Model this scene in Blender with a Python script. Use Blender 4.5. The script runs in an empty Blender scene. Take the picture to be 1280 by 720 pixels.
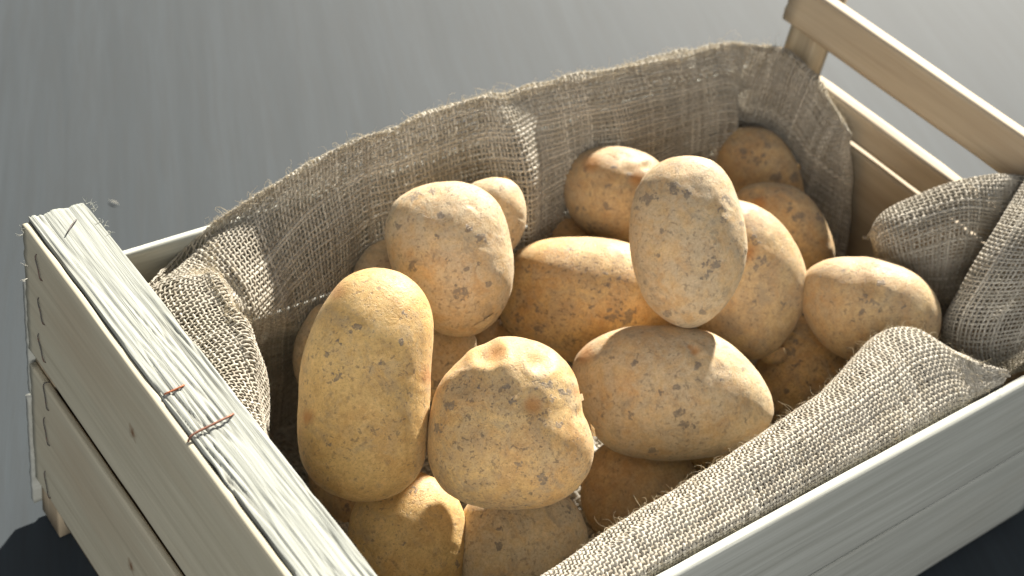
import bpy, math, random
import numpy as np
from mathutils import Matrix, Vector, noise as mn

rng = np.random.default_rng(7)
random.seed(7)
SC = bpy.context.scene
COL = SC.collection

# ------------------------------------------------------------------ camera
W_PX, H_PX = 1280.0, 720.0
CX, CY = 640.0, 360.0
VP1 = np.array([-1438.0, -1702.0])      # vanishing point of the crate's short direction (+Y)
VP2 = np.array([3299.0, -628.0])        # vanishing point of the crate's long direction (+X)
F = math.sqrt(-np.dot(VP1 - (CX, CY), VP2 - (CX, CY)))


def camv(u, v):
    return np.array([u - CX, -(v - CY), -F])


aX = camv(*VP1 * 0 + VP2); aX = aX / np.linalg.norm(aX)
aY = camv(*VP1); aY = aY - aX * aX.dot(aY); aY /= np.linalg.norm(aY)
aZ = np.cross(aX, aY)
RW = np.array([aX, aY, aZ])             # world = RW @ camera
CAM = np.array([0, 0, 0.60])


def ray(u, v):
    return RW @ camv(u, v) / F


def hit(u, v, ax, val):
    d = ray(u, v)
    return CAM + (val - CAM[ax]) / d[ax] * d


_b = hit(105, 252, 2, 0.0)
CAM = CAM - np.array([_b[0], _b[1], 0])  # world origin = inner far corner of the crate's left end rail


def at(u, v, D):
    return CAM + ray(u, v) * D


cd = bpy.data.cameras.new('camera')
cam = bpy.data.objects.new('camera', cd)
COL.objects.link(cam)
M = Matrix.Identity(4)
for r in range(3):
    for c in range(3):
        M[r][c] = RW[r][c]
    M[r][3] = CAM[r]
cam.matrix_world = M
cd.sensor_width = 36
cd.lens = F / W_PX * 36
cd.clip_start = 0.02
cd.clip_end = 100
cd.dof.use_dof = True
cd.dof.focus_distance = 0.90
cd.dof.aperture_fstop = 8.0
SC.camera = cam

# ------------------------------------------------------------------ light
world = bpy.data.worlds.new('World')
SC.world = world
world.use_nodes = True
wb = world.node_tree.nodes['Background']
wb.inputs[0].default_value = (0.84, 0.90, 1.0, 1)
wb.inputs[1].default_value = 0.08


def aim(o, frm, to):
    d = Vector(to) - Vector(frm)
    o.location = frm
    o.rotation_euler = d.to_track_quat('-Z', 'Y').to_euler()


SUN_AZ, SUN_EL = math.radians(34), math.radians(30)
sd = np.array([math.cos(SUN_AZ) * math.cos(SUN_EL), math.sin(SUN_AZ) * math.cos(SUN_EL), math.sin(SUN_EL)])
sl = bpy.data.lights.new('sun', 'SUN')
sl.energy = 5.0
sl.angle = math.radians(2.4)
sl.color = (1.0, 0.94, 0.83)
so = bpy.data.objects.new('sun', sl)
COL.objects.link(so)
aim(so, tuple(sd * 3), (0, 0, 0))

# large soft source behind the camera, on its left (the room's bounce)
al = bpy.data.lights.new('soft_fill', 'AREA')
al.shape = 'RECTANGLE'
al.size, al.size_y = 1.9, 1.4
al.energy = 15.5
al.color = (1.0, 0.965, 0.91)
ao = bpy.data.objects.new('soft_fill', al)
COL.objects.link(ao)
aim(ao, (-1.55, -2.2, 0.85), (0.25, -0.2, -0.05))

SC.view_settings.view_transform = 'Standard'
SC.view_settings.look = 'None'
SC.view_settings.exposure = 1.64
SC.view_settings.gamma = 1.0
SC.cycles.max_bounces = 8
SC.cycles.diffuse_bounces = 3
SC.cycles.caustics_reflective = False
SC.cycles.caustics_refractive = False


# ------------------------------------------------------------------ helpers
def mesh_obj(name, verts, faces, mat, parent=None, smooth=False, attrs=None):
    me = bpy.data.meshes.new(name)
    verts = np.asarray(verts, dtype=np.float32)
    if isinstance(faces, np.ndarray):
        n, k = faces.shape
        me.vertices.add(len(verts))
        me.vertices.foreach_set('co', verts.ravel())
        me.loops.add(n * k)
        me.loops.foreach_set('vertex_index', faces.astype(np.int32).ravel())
        me.polygons.add(n)
        me.polygons.foreach_set('loop_start', np.arange(0, n * k, k, dtype=np.int32))
        me.update(calc_edges=True)
    else:
        me.from_pydata([tuple(map(float, v)) for v in verts], [], faces)
    if smooth:
        me.polygons.foreach_set('use_smooth', np.ones(len(me.polygons), dtype=bool))
    if attrs:
        for k_, a in attrs.items():
            at_ = me.attributes.new(k_, 'FLOAT', 'POINT')
            at_.data.foreach_set('value', np.asarray(a, dtype=np.float32))
    me.materials.append(mat)
    me.validate()
    o = bpy.data.objects.new(name, me)
    COL.objects.link(o)
    if parent is not None:
        o.parent = parent
    return o


def empty(name, loc, label, cat, group=None):
    o = bpy.data.objects.new(name, None)
    o.empty_display_size = 0.02
    o.location = loc
    COL.objects.link(o)
    o['label'] = label
    o['category'] = cat
    if group:
        o['group'] = group
    return o


class NT:
    def __init__(self, name):
        self.m = bpy.data.materials.new(name)
        self.m.use_nodes = True
        self.t = self.m.node_tree
        self.b = self.t.nodes['Principled BSDF']
        self.out = self.t.nodes['Material Output']

    def n(self, typ, **kw):
        nd = self.t.nodes.new(typ)
        for k, v in kw.items():
            setattr(nd, k, v)
        return nd

    def l(self, a, b):
        self.t.links.new(a, b)

    def coord(self, kind='Object', scale=(1, 1, 1), loc=(0, 0, 0), rot=(0, 0, 0)):
        tc = self.n('ShaderNodeTexCoord')
        mp = self.n('ShaderNodeMapping')
        mp.inputs['Scale'].default_value = scale
        mp.inputs['Location'].default_value = loc
        mp.inputs['Rotation'].default_value = rot
        self.l(tc.outputs[kind], mp.inputs[0])
        return mp.outputs[0]

    def noise(self, vec, scale, detail=4, rough=0.55, dist=0.0):
        nd = self.n('ShaderNodeTexNoise')
        nd.inputs['Scale'].default_value = scale
        nd.inputs['Detail'].default_value = detail
        nd.inputs['Roughness'].default_value = rough
        nd.inputs['Distortion'].default_value = dist
        self.l(vec, nd.inputs['Vector'])
        return nd.outputs['Fac']

    def ramp(self, fac, stops, interp='LINEAR'):
        nd = self.n('ShaderNodeValToRGB')
        cr = nd.color_ramp
        cr.interpolation = interp
        while len(cr.elements) < len(stops):
            cr.elements.new(0.5)
        for e, (p, c) in zip(cr.elements, stops):
            e.position = p
            e.color = (c, c, c, 1) if isinstance(c, (int, float)) else (*c, 1)
        self.l(fac, nd.inputs[0])
        return nd.outputs[0]

    def mix(self, fac, a, b, mode='MIX'):
        nd = self.n('ShaderNodeMix', data_type='RGBA', blend_type=mode)
        for s, v in ((nd.inputs['Factor'], fac), (nd.inputs['A'], a), (nd.inputs['B'], b)):
            if isinstance(v, (int, float)):
                s.default_value = v
            elif isinstance(v, tuple):
                s.default_value = (*v, 1)
            else:
                self.l(v, s)
        return nd.outputs['Result']

    def math(self, op, a, b=None):
        nd = self.n('ShaderNodeMath', operation=op)
        for s, v in zip(nd.inputs, (a, b)):
            if v is None:
                continue
            if isinstance(v, (int, float)):
                s.default_value = v
            else:
                self.l(v, s)
        return nd.outputs[0]

    def bump(self, h, strength, dist, prev=None):
        nd = self.n('ShaderNodeBump')
        nd.inputs['Strength'].default_value = strength
        nd.inputs['Distance'].default_value = dist
        self.l(h, nd.inputs['Height'])
        if prev is not None:
            self.l(prev, nd.inputs['Normal'])
        return nd.outputs[0]

    def attr(self, name):
        nd = self.n('ShaderNodeAttribute', attribute_name=name)
        return nd.outputs['Fac']


# ------------------------------------------------------------------ materials
def wood_mat(name, light, dark, axis=0, seed=0.0, rough_bump=0.5, streak=1.0, knots=(), brown=(0.30, 0.17, 0.08)):
    k = NT(name)
    sc = [60.0, 60.0, 60.0]
    sc[axis] = 2.2
    v = k.coord('Object', tuple(sc), (seed, seed * 1.7, seed * 0.6))
    g1 = k.noise(v, 1.6, 6, 0.6, 0.6)
    sc2 = [420.0, 420.0, 420.0]
    sc2[axis] = 9.0
    v2 = k.coord('Object', tuple(sc2), (seed * 2, seed, seed))
    g2 = k.noise(v2, 1.0, 3, 0.6)
    sc3 = [9.0] * 3
    sc3[axis] = 3.0
    v3 = k.coord('Object', tuple(sc3), (seed, 3 + seed, seed))
    g3 = k.noise(v3, 1.0, 4, 0.6)
    c = k.mix(k.ramp(g1, [(0.32, 0.0), (0.68, 1.0)]), dark, light)
    c = k.mix(k.math('MULTIPLY', k.ramp(g2, [(0.50, 0.0), (0.78, 1.0)]), 0.35 * streak), c, tuple(x * 0.62 for x in dark))
    c = k.mix(k.math('MULTIPLY', k.ramp(g3, [(0.52, 0.0), (0.75, 1.0)]), 0.30), c, brown)
    c = k.mix(k.math('MULTIPLY', k.ramp(k.attr('dirt_or_shade'), [(0.10, 0.0), (0.8, 1.0)]), 0.55), c, (0.16, 0.145, 0.11))
    for (kx, ky, kz, kr) in knots:
        tc = k.n('ShaderNodeTexCoord')
        vm = k.n('ShaderNodeVectorMath', operation='DISTANCE')
        k.l(tc.outputs['Object'], vm.inputs[0])
        vm.inputs[1].default_value = (kx, ky, kz)
        dd = k.math('DIVIDE', vm.outputs['Value'], kr)
        nn = k.noise(k.coord('Object', (1, 1, 1)), 300, 3)
        dd = k.math('ADD', dd, k.math('MULTIPLY', nn, 0.8))
        c = k.mix(k.ramp(dd, [(0.35, 1.0), (0.75, 0.35), (1.25, 0.0)]), c, (0.16, 0.09, 0.045))
    k.l(c, k.b.inputs['Base Color'])
    k.b.inputs['Roughness'].default_value = 0.72
    k.b.inputs['Specular IOR Level'].default_value = 0.3
    h = k.math('ADD', k.math('MULTIPLY', g1, 1.0), k.math('MULTIPLY', g2, 0.6))
    k.l(k.bump(h, rough_bump, 0.0012), k.b.inputs['Normal'])
    return k.m


_kz = hit(45, 449, 0, -0.0415)[2]
_kp = hit(166, 541, 0, -0.0415) - np.array([-0.03905, -0.2115, (_kz - 0.0015) / 2])
M_rail = wood_mat('sawn_pale_wood', (0.37, 0.385, 0.35), (0.25, 0.26, 0.23), 1, 0.3, 1.0, 2.0)
M_chip = wood_mat('chip_wood', (0.75, 0.72, 0.62), (0.7, 0.66, 0.56), 1)
M_panel = wood_mat('thin_pale_panel', (0.48, 0.45, 0.345), (0.40, 0.37, 0.275), 1, 1.9, 0.25, 0.5,
                   knots=((float(_kp[0]), float(_kp[1]), float(_kp[2]), 0.010),))
M_slat = wood_mat('planed_pale_slat', (0.50, 0.51, 0.465), (0.38, 0.385, 0.34), 0, 4.2, 0.4, 1.2, brown=(0.36, 0.30, 0.21))
M_slat_b = wood_mat('warm_slat', (0.50, 0.42, 0.30), (0.40, 0.32, 0.22), 1, 6.2, 0.3, 0.6)
M_post = wood_mat('corner_wood', (0.48, 0.40, 0.28), (0.34, 0.27, 0.18), 2, 7.7, 0.4, 0.8)


def metal_mat():
    k = NT('rusty_staple_wire')
    v = k.coord('Object', (1, 1, 1))
    n_ = k.noise(v, 220, 4)
    t = k.attr('rust')
    f = k.math('ADD', k.math('MULTIPLY', n_, 0.6), t)
    c = k.mix(k.ramp(f, [(0.35, 0.0), (0.75, 1.0)]), (0.075, 0.07, 0.068), (0.30, 0.085, 0.025))
    k.l(c, k.b.inputs['Base Color'])
    k.b.inputs['Metallic'].default_value = 0.35
    k.b.inputs['Roughness'].default_value = 0.55
    return k.m


M_staple = metal_mat()


def floor_mat():
    k = NT('grey_floor_boards')
    p = CAM
    d = ray(110, -1342)
    ang = math.atan2(d[1], d[0])
    v = k.coord('Object', (1.0, 14.0, 1.0), (0, 0, 0), (0, 0, 0))
    # rotate first so the grain runs along the boards
    tc = k.n('ShaderNodeTexCoord')
    m1 = k.n('ShaderNodeMapping')
    m1.inputs['Rotation'].default_value = (0, 0, -ang)
    k.l(tc.outputs['Object'], m1.inputs[0])
    m2 = k.n('ShaderNodeMapping')
    m2.inputs['Scale'].default_value = (2.0, 34.0, 1.0)
    k.l(m1.outputs[0], m2.inputs[0])
    g = k.noise(m2.outputs[0], 1.0, 5, 0.6, 0.8)
    m3 = k.n('ShaderNodeMapping')
    m3.inputs['Scale'].default_value = (10.0, 150.0, 1.0)
    k.l(m1.outputs[0], m3.inputs[0])
    g2 = k.noise(m3.outputs[0], 1.0, 4, 0.65, 0.3)
    g3 = k.noise(m1.outputs[0], 4.0, 3, 0.5)
    c = k.mix(k.ramp(g, [(0.30, 0.0), (0.70, 1.0)]), (0.024, 0.032, 0.038), (0.036, 0.046, 0.054))
    c = k.mix(k.math('MULTIPLY', k.ramp(g2, [(0.42, 0.0), (0.66, 1.0)]), 0.55), c, (0.026, 0.031, 0.034))
    c = k.mix(k.math('MULTIPLY', g3, 0.25), c, (0.046, 0.052, 0.060))
    k.l(c, k.b.inputs['Base Color'])
    k.b.inputs['Roughness'].default_value = 0.75
    k.b.inputs['Specular IOR Level'].default_value = 0.22
    k.l(k.bump(k.math('ADD', g, g2), 0.12, 0.0010), k.b.inputs['Normal'])
    return k.m


M_floor = floor_mat()


def burlap_mat():
    k = NT('jute_yarn')
    v = k.coord('Object', (1, 1, 1))
    n1 = k.noise(v, 28, 3)
    n2 = k.noise(v, 900, 3, 0.7)
    t = k.attr('tint')
    c = k.mix(k.ramp(t, [(0.0, 0.0), (1.0, 1.0)]), (0.38, 0.335, 0.255), (0.78, 0.73, 0.62))
    c = k.mix(k.math('MULTIPLY', k.ramp(n1, [(0.4, 0.0), (0.7, 1.0)]), 0.35), c, (0.56, 0.52, 0.45))
    c = k.mix(k.math('MULTIPLY', k.ramp(n2, [(0.45, 0.0), (0.75, 1.0)]), 0.45), c, (0.20, 0.145, 0.09))
    k.l(c, k.b.inputs['Base Color'])
    k.b.inputs['Roughness'].default_value = 0.8
    k.b.inputs['Specular IOR Level'].default_value = 0.25
    k.b.inputs['Sheen Weight'].default_value = 0.25
    nb = k.bump(n2, 0.6, 0.0004)
    k.l(nb, k.b.inputs['Normal'])
    tr = k.n('ShaderNodeBsdfTranslucent')
    k.l(c, tr.inputs['Color'])
    ms = k.n('ShaderNodeMixShader')
    ms.inputs[0].default_value = 0.30
    k.l(k.b.outputs[0], ms.inputs[1])
    k.l(tr.outputs[0], ms.inputs[2])
    k.l(ms.outputs[0], k.out.inputs['Surface'])
    return k.m


M_jute = burlap_mat()


def fibre_mat():
    k = NT('jute_fibre')
    k.b.inputs['Base Color'].default_value = (0.62, 0.55, 0.42, 1)
    k.b.inputs['Roughness'].default_value = 0.5
    tr = k.n('ShaderNodeBsdfTranslucent')
    tr.inputs['Color'].default_value = (0.8, 0.72, 0.56, 1)
    ms = k.n('ShaderNodeMixShader')
    ms.inputs[0].default_value = 0.45
    k.l(k.b.outputs[0], ms.inputs[1])
    k.l(tr.outputs[0], ms.inputs[2])
    k.l(ms.outputs[0], k.out.inputs['Surface'])
    return k.m


M_fibre = fibre_mat()


def potato_mat(name, base, warm, dusty, dust_amt, seed, speck=0.5):
    """skin: base colour, warm patches, dusty soil film, dark specks, scabs from the 'soil' attribute"""
    k = NT(name)
    v = k.coord('Object', (1, 1, 1), (seed * 3.1, seed * 1.3, seed * 2.2))
    big = k.noise(v, 30, 3, 0.55, 0.6)
    mid = k.noise(v, 110, 6, 0.68, 0.8)
    mid2 = k.noise(k.coord('Object', (1, 1, 1), (seed + 4, seed * 2, 9)), 75, 6, 0.7, 0.6)
    fine = k.noise(v, 520, 5, 0.75)
    sp = k.noise(v, 340, 3, 0.5, 0.35)
    sp2 = k.noise(v, 780, 2, 0.5, 0.5)
    wmask = k.noise(v, 52, 4, 0.65, 0.5)
    c = k.mix(k.ramp(big, [(0.38, 0.0), (0.62, 1.0)]), warm, base)
    c = k.mix(k.math('MULTIPLY', k.ramp(mid, [(0.46, 0.0), (0.66, 1.0)]), 0.55), c,
              tuple(min(1, x * 1.25 + 0.03) for x in base))
    c = k.mix(k.math('MULTIPLY', k.ramp(mid2, [(0.50, 0.0), (0.64, 1.0)]), 0.45), c, tuple(x * 0.68 for x in warm))
    d = k.ramp(k.math('ADD', k.math('MULTIPLY', wmask, 0.55), k.math('MULTIPLY', mid, 0.45)),
               [(0.54 - dust_amt * 0.16, 0.0), (0.64 - dust_amt * 0.1, 1.0)])
    c = k.mix(k.math('MULTIPLY', d, 0.25 + 0.5 * dust_amt), c, dusty)
    # netted fine russet
    c = k.mix(k.math('MULTIPLY', k.ramp(fine, [(0.48, 0.0), (0.66, 1.0)]), 0.42), c, tuple(x * 0.55 for x in warm))
    c = k.mix(k.math('MULTIPLY', k.ramp(fine, [(0.30, 1.0), (0.44, 0.0)]), 0.30), c, tuple(min(1, x * 1.3 + 0.06) for x in base))
    # smudged soil film
    smv = k.coord('Object', (1.0, 0.55, 0.8), (seed * 5, seed, 2), (0.4, 0.7, seed))
    sm = k.noise(smv, 70, 7, 0.72, 0.5)
    c = k.mix(k.math('MULTIPLY', k.ramp(sm, [(0.53, 0.0), (0.63, 1.0)]), 0.28 + 0.35 * dust_amt), c, (0.29, 0.235, 0.165))
    # dark specks, gathered in places
    gate = k.ramp(wmask, [(0.42, 0.0), (0.54, 1.0)])
    s1 = k.ramp(sp, [(0.60, 0.0), (0.635, 1.0)])
    s2 = k.ramp(sp2, [(0.60, 0.0), (0.65, 1.0)])
    c = k.mix(k.math('MULTIPLY', k.math('MULTIPLY', s1, gate), 0.62 * min(1, speck + 0.3)), c, (0.125, 0.095, 0.07))
    c = k.mix(k.math('MULTIPLY', s2, 0.5 * speck), c, (0.16, 0.10, 0.055))
    # soil patches placed on the skin, broken up by noise
    so_ = k.attr('soil')
    brk = k.math('ADD', k.math('MULTIPLY', k.math('SUBTRACT', mid, 0.5), 3.0), k.math('MULTIPLY', k.math('SUBTRACT', sp, 0.5), 3.0))
    gated = k.math('MULTIPLY', k.math('ADD', so_, k.math('MULTIPLY', brk, 1.0)), k.ramp(so_, [(0.05, 0.0), (0.30, 1.0)]))
    sf = k.ramp(gated, [(0.40, 0.0), (0.56, 1.0)])
    sf2 = k.math('MULTIPLY', sf, k.ramp(fine, [(0.30, 0.55), (0.52, 1.0)]))
    c = k.mix(k.math('MULTIPLY', sf2, 0.72), c, (0.165, 0.135, 0.11))
    ru = k.attr('russet')
    rf = k.ramp(k.math('ADD', ru, k.math('MULTIPLY', k.math('SUBTRACT', mid, 0.5), 0.9)), [(0.30, 0.0), (0.95, 1.0)])
    c = k.mix(k.math('MULTIPLY', rf, 0.8), c, (0.45, 0.20, 0.055))
    k.l(c, k.b.inputs['Base Color'])
    k.b.inputs['Specular IOR Level'].default_value = 0.32
    k.l(k.ramp(d, [(0.0, 0.50), (1.0, 0.78)]), k.b.inputs['Roughness'])
    k.b.inputs['Sheen Weight'].default_value = 0.15
    k.b.inputs['Sheen Roughness'].default_value = 0.6
    k.b.inputs['Sheen Tint'].default_value = (1.0, 0.9, 0.7, 1)
    k.b.inputs['Subsurface Weight'].default_value = 0.10
    k.b.inputs['Subsurface Radius'].default_value = (0.005, 0.0025, 0.001)
    k.b.inputs['Subsurface Scale'].default_value = 1.0
    h = k.math('ADD', k.math('MULTIPLY', fine, 0.30), k.math('MULTIPLY', mid, 0.5))
    b1 = k.bump(h, 0.55, 0.0022)
    b2 = k.bump(k.math('SUBTRACT', sf, k.math('MULTIPLY', s1, 0.6)), 0.5, 0.0006, b1)
    k.l(b2, k.b.inputs['Normal'])
    return k.m


YEL, WRM, DST = (0.56, 0.36, 0.155), (0.46, 0.25, 0.095), (0.38, 0.295, 0.195)
M_pot = [
    potato_mat('potato_skin_yellow', (0.64, 0.425, 0.165), (0.57, 0.34, 0.115), DST, 0.2, 1.0, 0.55),
    potato_mat('potato_skin_dusty', (0.63, 0.46, 0.25), (0.54, 0.34, 0.16), (0.48, 0.40, 0.285), 0.8, 2.0, 0.45),
    potato_mat('potato_skin_warm', (0.57, 0.40, 0.20), (0.48, 0.295, 0.135), DST, 0.6, 3.0, 0.5),
    potato_mat('potato_skin_mottled', (0.64, 0.43, 0.185), (0.53, 0.31, 0.12), (0.36, 0.28, 0.19), 0.55, 4.0, 1.0),
]

# ------------------------------------------------------------------ dimensions of the crate (metres)
L_IN = 0.64                    # inner length
Y_IN = -0.379                  # inner face of the near slats
T_SL = 0.008
Z_SL = -0.055                  # top of the long slats
Z_FL = -0.275                  # floor

# ------------------------------------------------------------------ floor
fl = mesh_obj('floor', [(-8, -8, Z_FL), (8, -8, Z_FL), (8, 8, Z_FL), (-8, 8, Z_FL)], [(0, 1, 2, 3)], M_floor)
fl['kind'] = 'structure'


# ------------------------------------------------------------------ boards
def board(name, lo, hi, mat, parent, step=0.006, rough=0.0006, axis=0, seed=0, chip=0.0, fine=None, cracks=0.0, edge=0.0003):
    """box with a dense, slightly uneven skin; grooves run along `axis`"""
    lo, hi = np.array(lo, float), np.array(hi, float)
    size = hi - lo
    st = [step] * 3
    st[axis] = step * 4
    if fine:
        st = list(fine)
    n = [max(1, int(round(size[a] / st[a]))) for a in range(3)]
    verts, faces, index = [], [], {}

    def vid(i, j, k_):
        key = (i, j, k_)
        if key not in index:
            index[key] = len(verts)
            verts.append((i, j, k_))
        return index[key]
    for a in range(3):
        b, c = (a + 1) % 3, (a + 2) % 3
        for side in (0, n[a]):
            for i in range(n[b]):
                for j in range(n[c]):
                    q = []
                    for (di, dj) in ((0, 0), (1, 0), (1, 1), (0, 1)):
                        t = [0, 0, 0]
                        t[a] = side
                        t[b] = i + di
                        t[c] = j + dj
                        q.append(vid(*t))
                    if side == 0:
                        q.reverse()
                    faces.append(q)
    V = np.array(verts, float)
    P = lo + V / np.array(n) * size
    ctr = (lo + hi) / 2
    ext = np.where(V == 0, -1.0, 0.0) + np.where(V == np.array(n), 1.0, 0.0)
    ne = np.abs(ext).sum(1)
    out = P.copy()
    dirt_or_shade = np.zeros(len(P))
    for i in range(len(P)):
        p = P[i]
        q = [p[0] * 130, p[1] * 130, p[2] * 130]
        q[axis] = p[axis] * 5
        g = mn.noise(Vector((q[0] + seed, q[1], q[2])))
        q2 = [p[0] * 420, p[1] * 420, p[2] * 420]
        q2[axis] = p[axis] * 26
        g2 = mn.noise(Vector((q2[0], q2[1] + seed, q2[2])))
        disp = rough * (g + 0.6 * g2)
        if cracks:
            q3 = [p[0] * 260, p[1] * 260, p[2] * 260]
            q3[axis] = p[axis] * 15
            n3 = mn.noise(Vector((q3[0] + seed + 3 + p[axis] * 6, q3[1], q3[2])))
            gate_ = max(0.0, mn.noise(Vector((q[0] * .3, q[1] * 1.6 + 5, q[2] * .3))) + .35)
            cv_ = max(0.0, 1 - abs(n3) * 5) * gate_
            disp -= cracks * cv_
            dirt_or_shade[i] = cv_
        e = ext[i].copy()
        if ne[i] >= 2:
            disp -= edge + abs(g2) * rough * 0.7
            e = e / math.sqrt(ne[i])
        if ext[i][axis] != 0:       # sawn end: step every fibre a little
            disp += chip * (g * 1.4 + 0.4)
        out[i] = p + e * disp
    org = ctr
    o = mesh_obj(name, out - org, np.array(faces), mat, parent, smooth=False, attrs={'dirt_or_shade': dirt_or_shade})
    o.location = Vector(org)
    return o


crate = empty('wooden_crate', (0, 0, Z_FL),
              'pale wooden slatted crate with stapled boards, lined with burlap and full of potatoes', 'crate')
crate_off = Vector((0, 0, Z_FL))


def cboard(*a, **k_):
    o = board(*a, parent=crate, **k_)
    o.location = o.location - crate_off
    return o


# left end: thick sawn rail on top, two thin panels outside, corner posts
cboard('end_rail', (-0.0362, -0.420, -0.034), (0.0, 0.0, 0.0), M_rail, axis=1, seed=3, rough=0.0005, chip=0.0006, cracks=0.0020, edge=0.0004,
       fine=(0.0007, 0.0026, 0.003))
pn = hit(45, 449, 0, -0.0415)
zg1 = hit(45, 449, 0, -0.0415)[2]
zg2 = hit(45, 463, 0, -0.0415)[2]
cboard('end_panel', (-0.0415, -0.420, zg1), (-0.0366, -0.003, -0.0015), M_panel, axis=1, seed=11, rough=0.0004, chip=0.0002, step=0.0018)
cboard('end_panel', (-0.0415, -0.420, zg1 * 2 - 0.020), (-0.0366, -0.003, zg2 - 0.003), M_panel, axis=1, seed=17, rough=0.0004, chip=0.0002, step=0.0018)
for (px, py) in ((-0.0362, -0.030), (-0.0362, -0.379)):
    top = -0.0345 if px < 0 else -0.004
    cboard('corner_post', (px, py, Z_FL + 0.003), (px + 0.030, py + 0.0295, top), M_post, axis=2, seed=px * 40 + py * 9, rough=0.0005)
cboard('end_lining', (-0.0340, -0.348, Z_FL + 0.02), (-0.0290, -0.0315, -0.0345), M_post, axis=1, seed=91, rough=0.0004)
# long sides: two slats each
zb = -0.154
zc = -0.1570
for y0, y1, sd_ in ((0.0004, 0.0062, 1), (Y_IN - T_SL, Y_IN - 0.0004, 2)):
    xa = -0.0395 if sd_ == 1 else -0.0395
    cboard('side_slat', (xa, y0, zb), (L_IN + 0.012, y1, Z_SL), M_slat, axis=0, seed=20 + sd_, rough=0.0004, chip=0.0003, step=0.004)
    cboard('side_slat', (xa - 0.002, y0, Z_FL + 0.012), (L_IN + 0.010, y1, zc), M_slat, axis=0, seed=30 + sd_, rough=0.0004, chip=0.0003, step=0.004)
# right end: four slats with gaps
zA = hit(1100, 212, 0, L_IN)[2]
zB = hit(1160, 206, 0, L_IN)[2]
zC = hit(1222, 199, 0, L_IN)[2]
print('right end z', zA, zB, zC, 'gap', zg1, zg2)
for (z0, z1, s_) in ((Z_FL + 0.012, zA - 0.130, 1), (zA - 0.126, zA, 2), (zA + 0.0055, zB, 3), (zC, zC + 0.038, 4)):
    cboard('end_slat', (L_IN + 0.0004, -0.379 + 0.0, z0), (L_IN + 0.0140, -0.0, z1), M_slat_b, axis=1, seed=40 + s_,
           rough=0.0005 if s_ != 3 else 0.0009, chip=0.001, step=0.004)
cboard('corner_post', (L_IN + 0.0145, -0.030, Z_FL + 0.003), (L_IN + 0.041, -0.0008, zC + 0.036), M_post, axis=2, seed=77, rough=0.0005)
cboard('corner_post', (L_IN + 0.0145, -0.379, Z_FL + 0.003), (L_IN + 0.041, -0.350, zC + 0.036), M_post, axis=2, seed=78, rough=0.0005)
# bottom boards
for i in range(5):
    y0 = -0.374 + i * 0.0755
    cboard('bottom_slat', (0.0, y0, Z_FL + 0.004), (L_IN - 0.001, y0 + 0.069, Z_FL + 0.0105), M_slat_b, axis=0, seed=60 + i, rough=0.0004, step=0.01)


# ------------------------------------------------------------------ tubes (staples, fibres)
def tube_geo(path, rad, sides=5, close=True):
    path = np.asarray(path, float)
    n = len(path)
    tg = np.gradient(path, axis=0)
    tg /= np.linalg.norm(tg, axis=1)[:, None] + 1e-12
    ref = np.array([0.31, 0.52, 0.79])
    a = np.cross(tg, ref); a /= np.linalg.norm(a, axis=1)[:, None] + 1e-12
    b = np.cross(tg, a)
    rad = np.broadcast_to(np.asarray(rad, float), (n,))
    th = np.arange(sides) * 2 * math.pi / sides
    V = path[:, None, :] + rad[:, None, None] * (np.cos(th)[None, :, None] * a[:, None, :] + np.sin(th)[None, :, None] * b[:, None, :])
    V = V.reshape(-1, 3)
    i = np.arange(n - 1)[:, None] * sides
    j = np.arange(sides)[None, :]
    j2 = (j + 1) % sides
    Fq = np.stack([i + j, i + j2, i + sides + j2, i + sides + j], -1).reshape(-1, 4)
    return V, Fq


def smooth_path(pts, n=24):
    P = np.array(pts, float)
    t = np.linspace(0, len(P) - 1, n)
    out = []
    for x in t:
        i = min(int(x), len(P) - 2)
        f_ = x - i
        p0, p1, p2, p3 = P[max(i - 1, 0)], P[i], P[i + 1], P[min(i + 2, len(P) - 1)]
        out.append(0.5 * ((2 * p1) + (-p0 + p2) * f_ + (2 * p0 - 5 * p1 + 4 * p2 - p3) * f_ ** 2 + (-p0 + 3 * p1 - 3 * p2 + p3) * f_ ** 3))
    return np.array(out)


def staple(pts, r, rust, label=None):
    P = smooth_path(pts, 16)
    V, Fq = tube_geo(P, r, 6)
    o = mesh_obj('staple', V - np.array(crate_off), Fq, M_staple, crate, True, {'rust': np.full(len(V), rust)})
    if label:
        o['label'] = label
    return o


def on_top(u, v, z):
    return hit(u, v, 2, z)


# staples on the sawn rail
staple([on_top(83, 292, -0.004), on_top(84, 291, 0.0012), on_top(90, 281, 0.0022), on_top(95, 275, 0.0016), on_top(96, 275, -0.004)], 0.00045, 0.05,
       'dark bent staple standing up on the rail')
staple([on_top(206, 493, -0.003), on_top(207, 492, 0.0006), on_top(219, 487, 0.0008), on_top(229, 482, 0.0006), on_top(230, 481, -0.003)], 0.0006, 0.75,
       'short orange rusted staple in the rail')
staple([on_top(239, 560, -0.010) + np.array([-0.002, 0, 0]), on_top(238, 549, 0.0000) + np.array([-0.0010, 0, 0.0]), on_top(243, 542, 0.0016), on_top(265, 531, 0.0018), on_top(289, 519, 0.0012), on_top(292, 517, -0.003)],
       0.0007, 0.28, 'long rusted staple bent over the rail edge')
for (u0, v0, u1, v1) in ((46, 319, 53, 350), (49, 373, 56, 405), (49, 418, 57, 452), (56, 480, 61, 512), (56, 523, 62, 556), (57, 590, 63, 622)):
    a_ = hit(u0, v0, 0, -0.0415); b_ = hit(u1, v1, 0, -0.0415)
    o1 = np.array([-0.0009, 0, 0])
    staple([a_ + np.array([0.004, 0, 0]), a_ + o1, (a_ + b_) / 2 + o1 * 1.3, b_ + o1, b_ + np.array([0.004, 0, 0])], 0.0004, 0.05)


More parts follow.
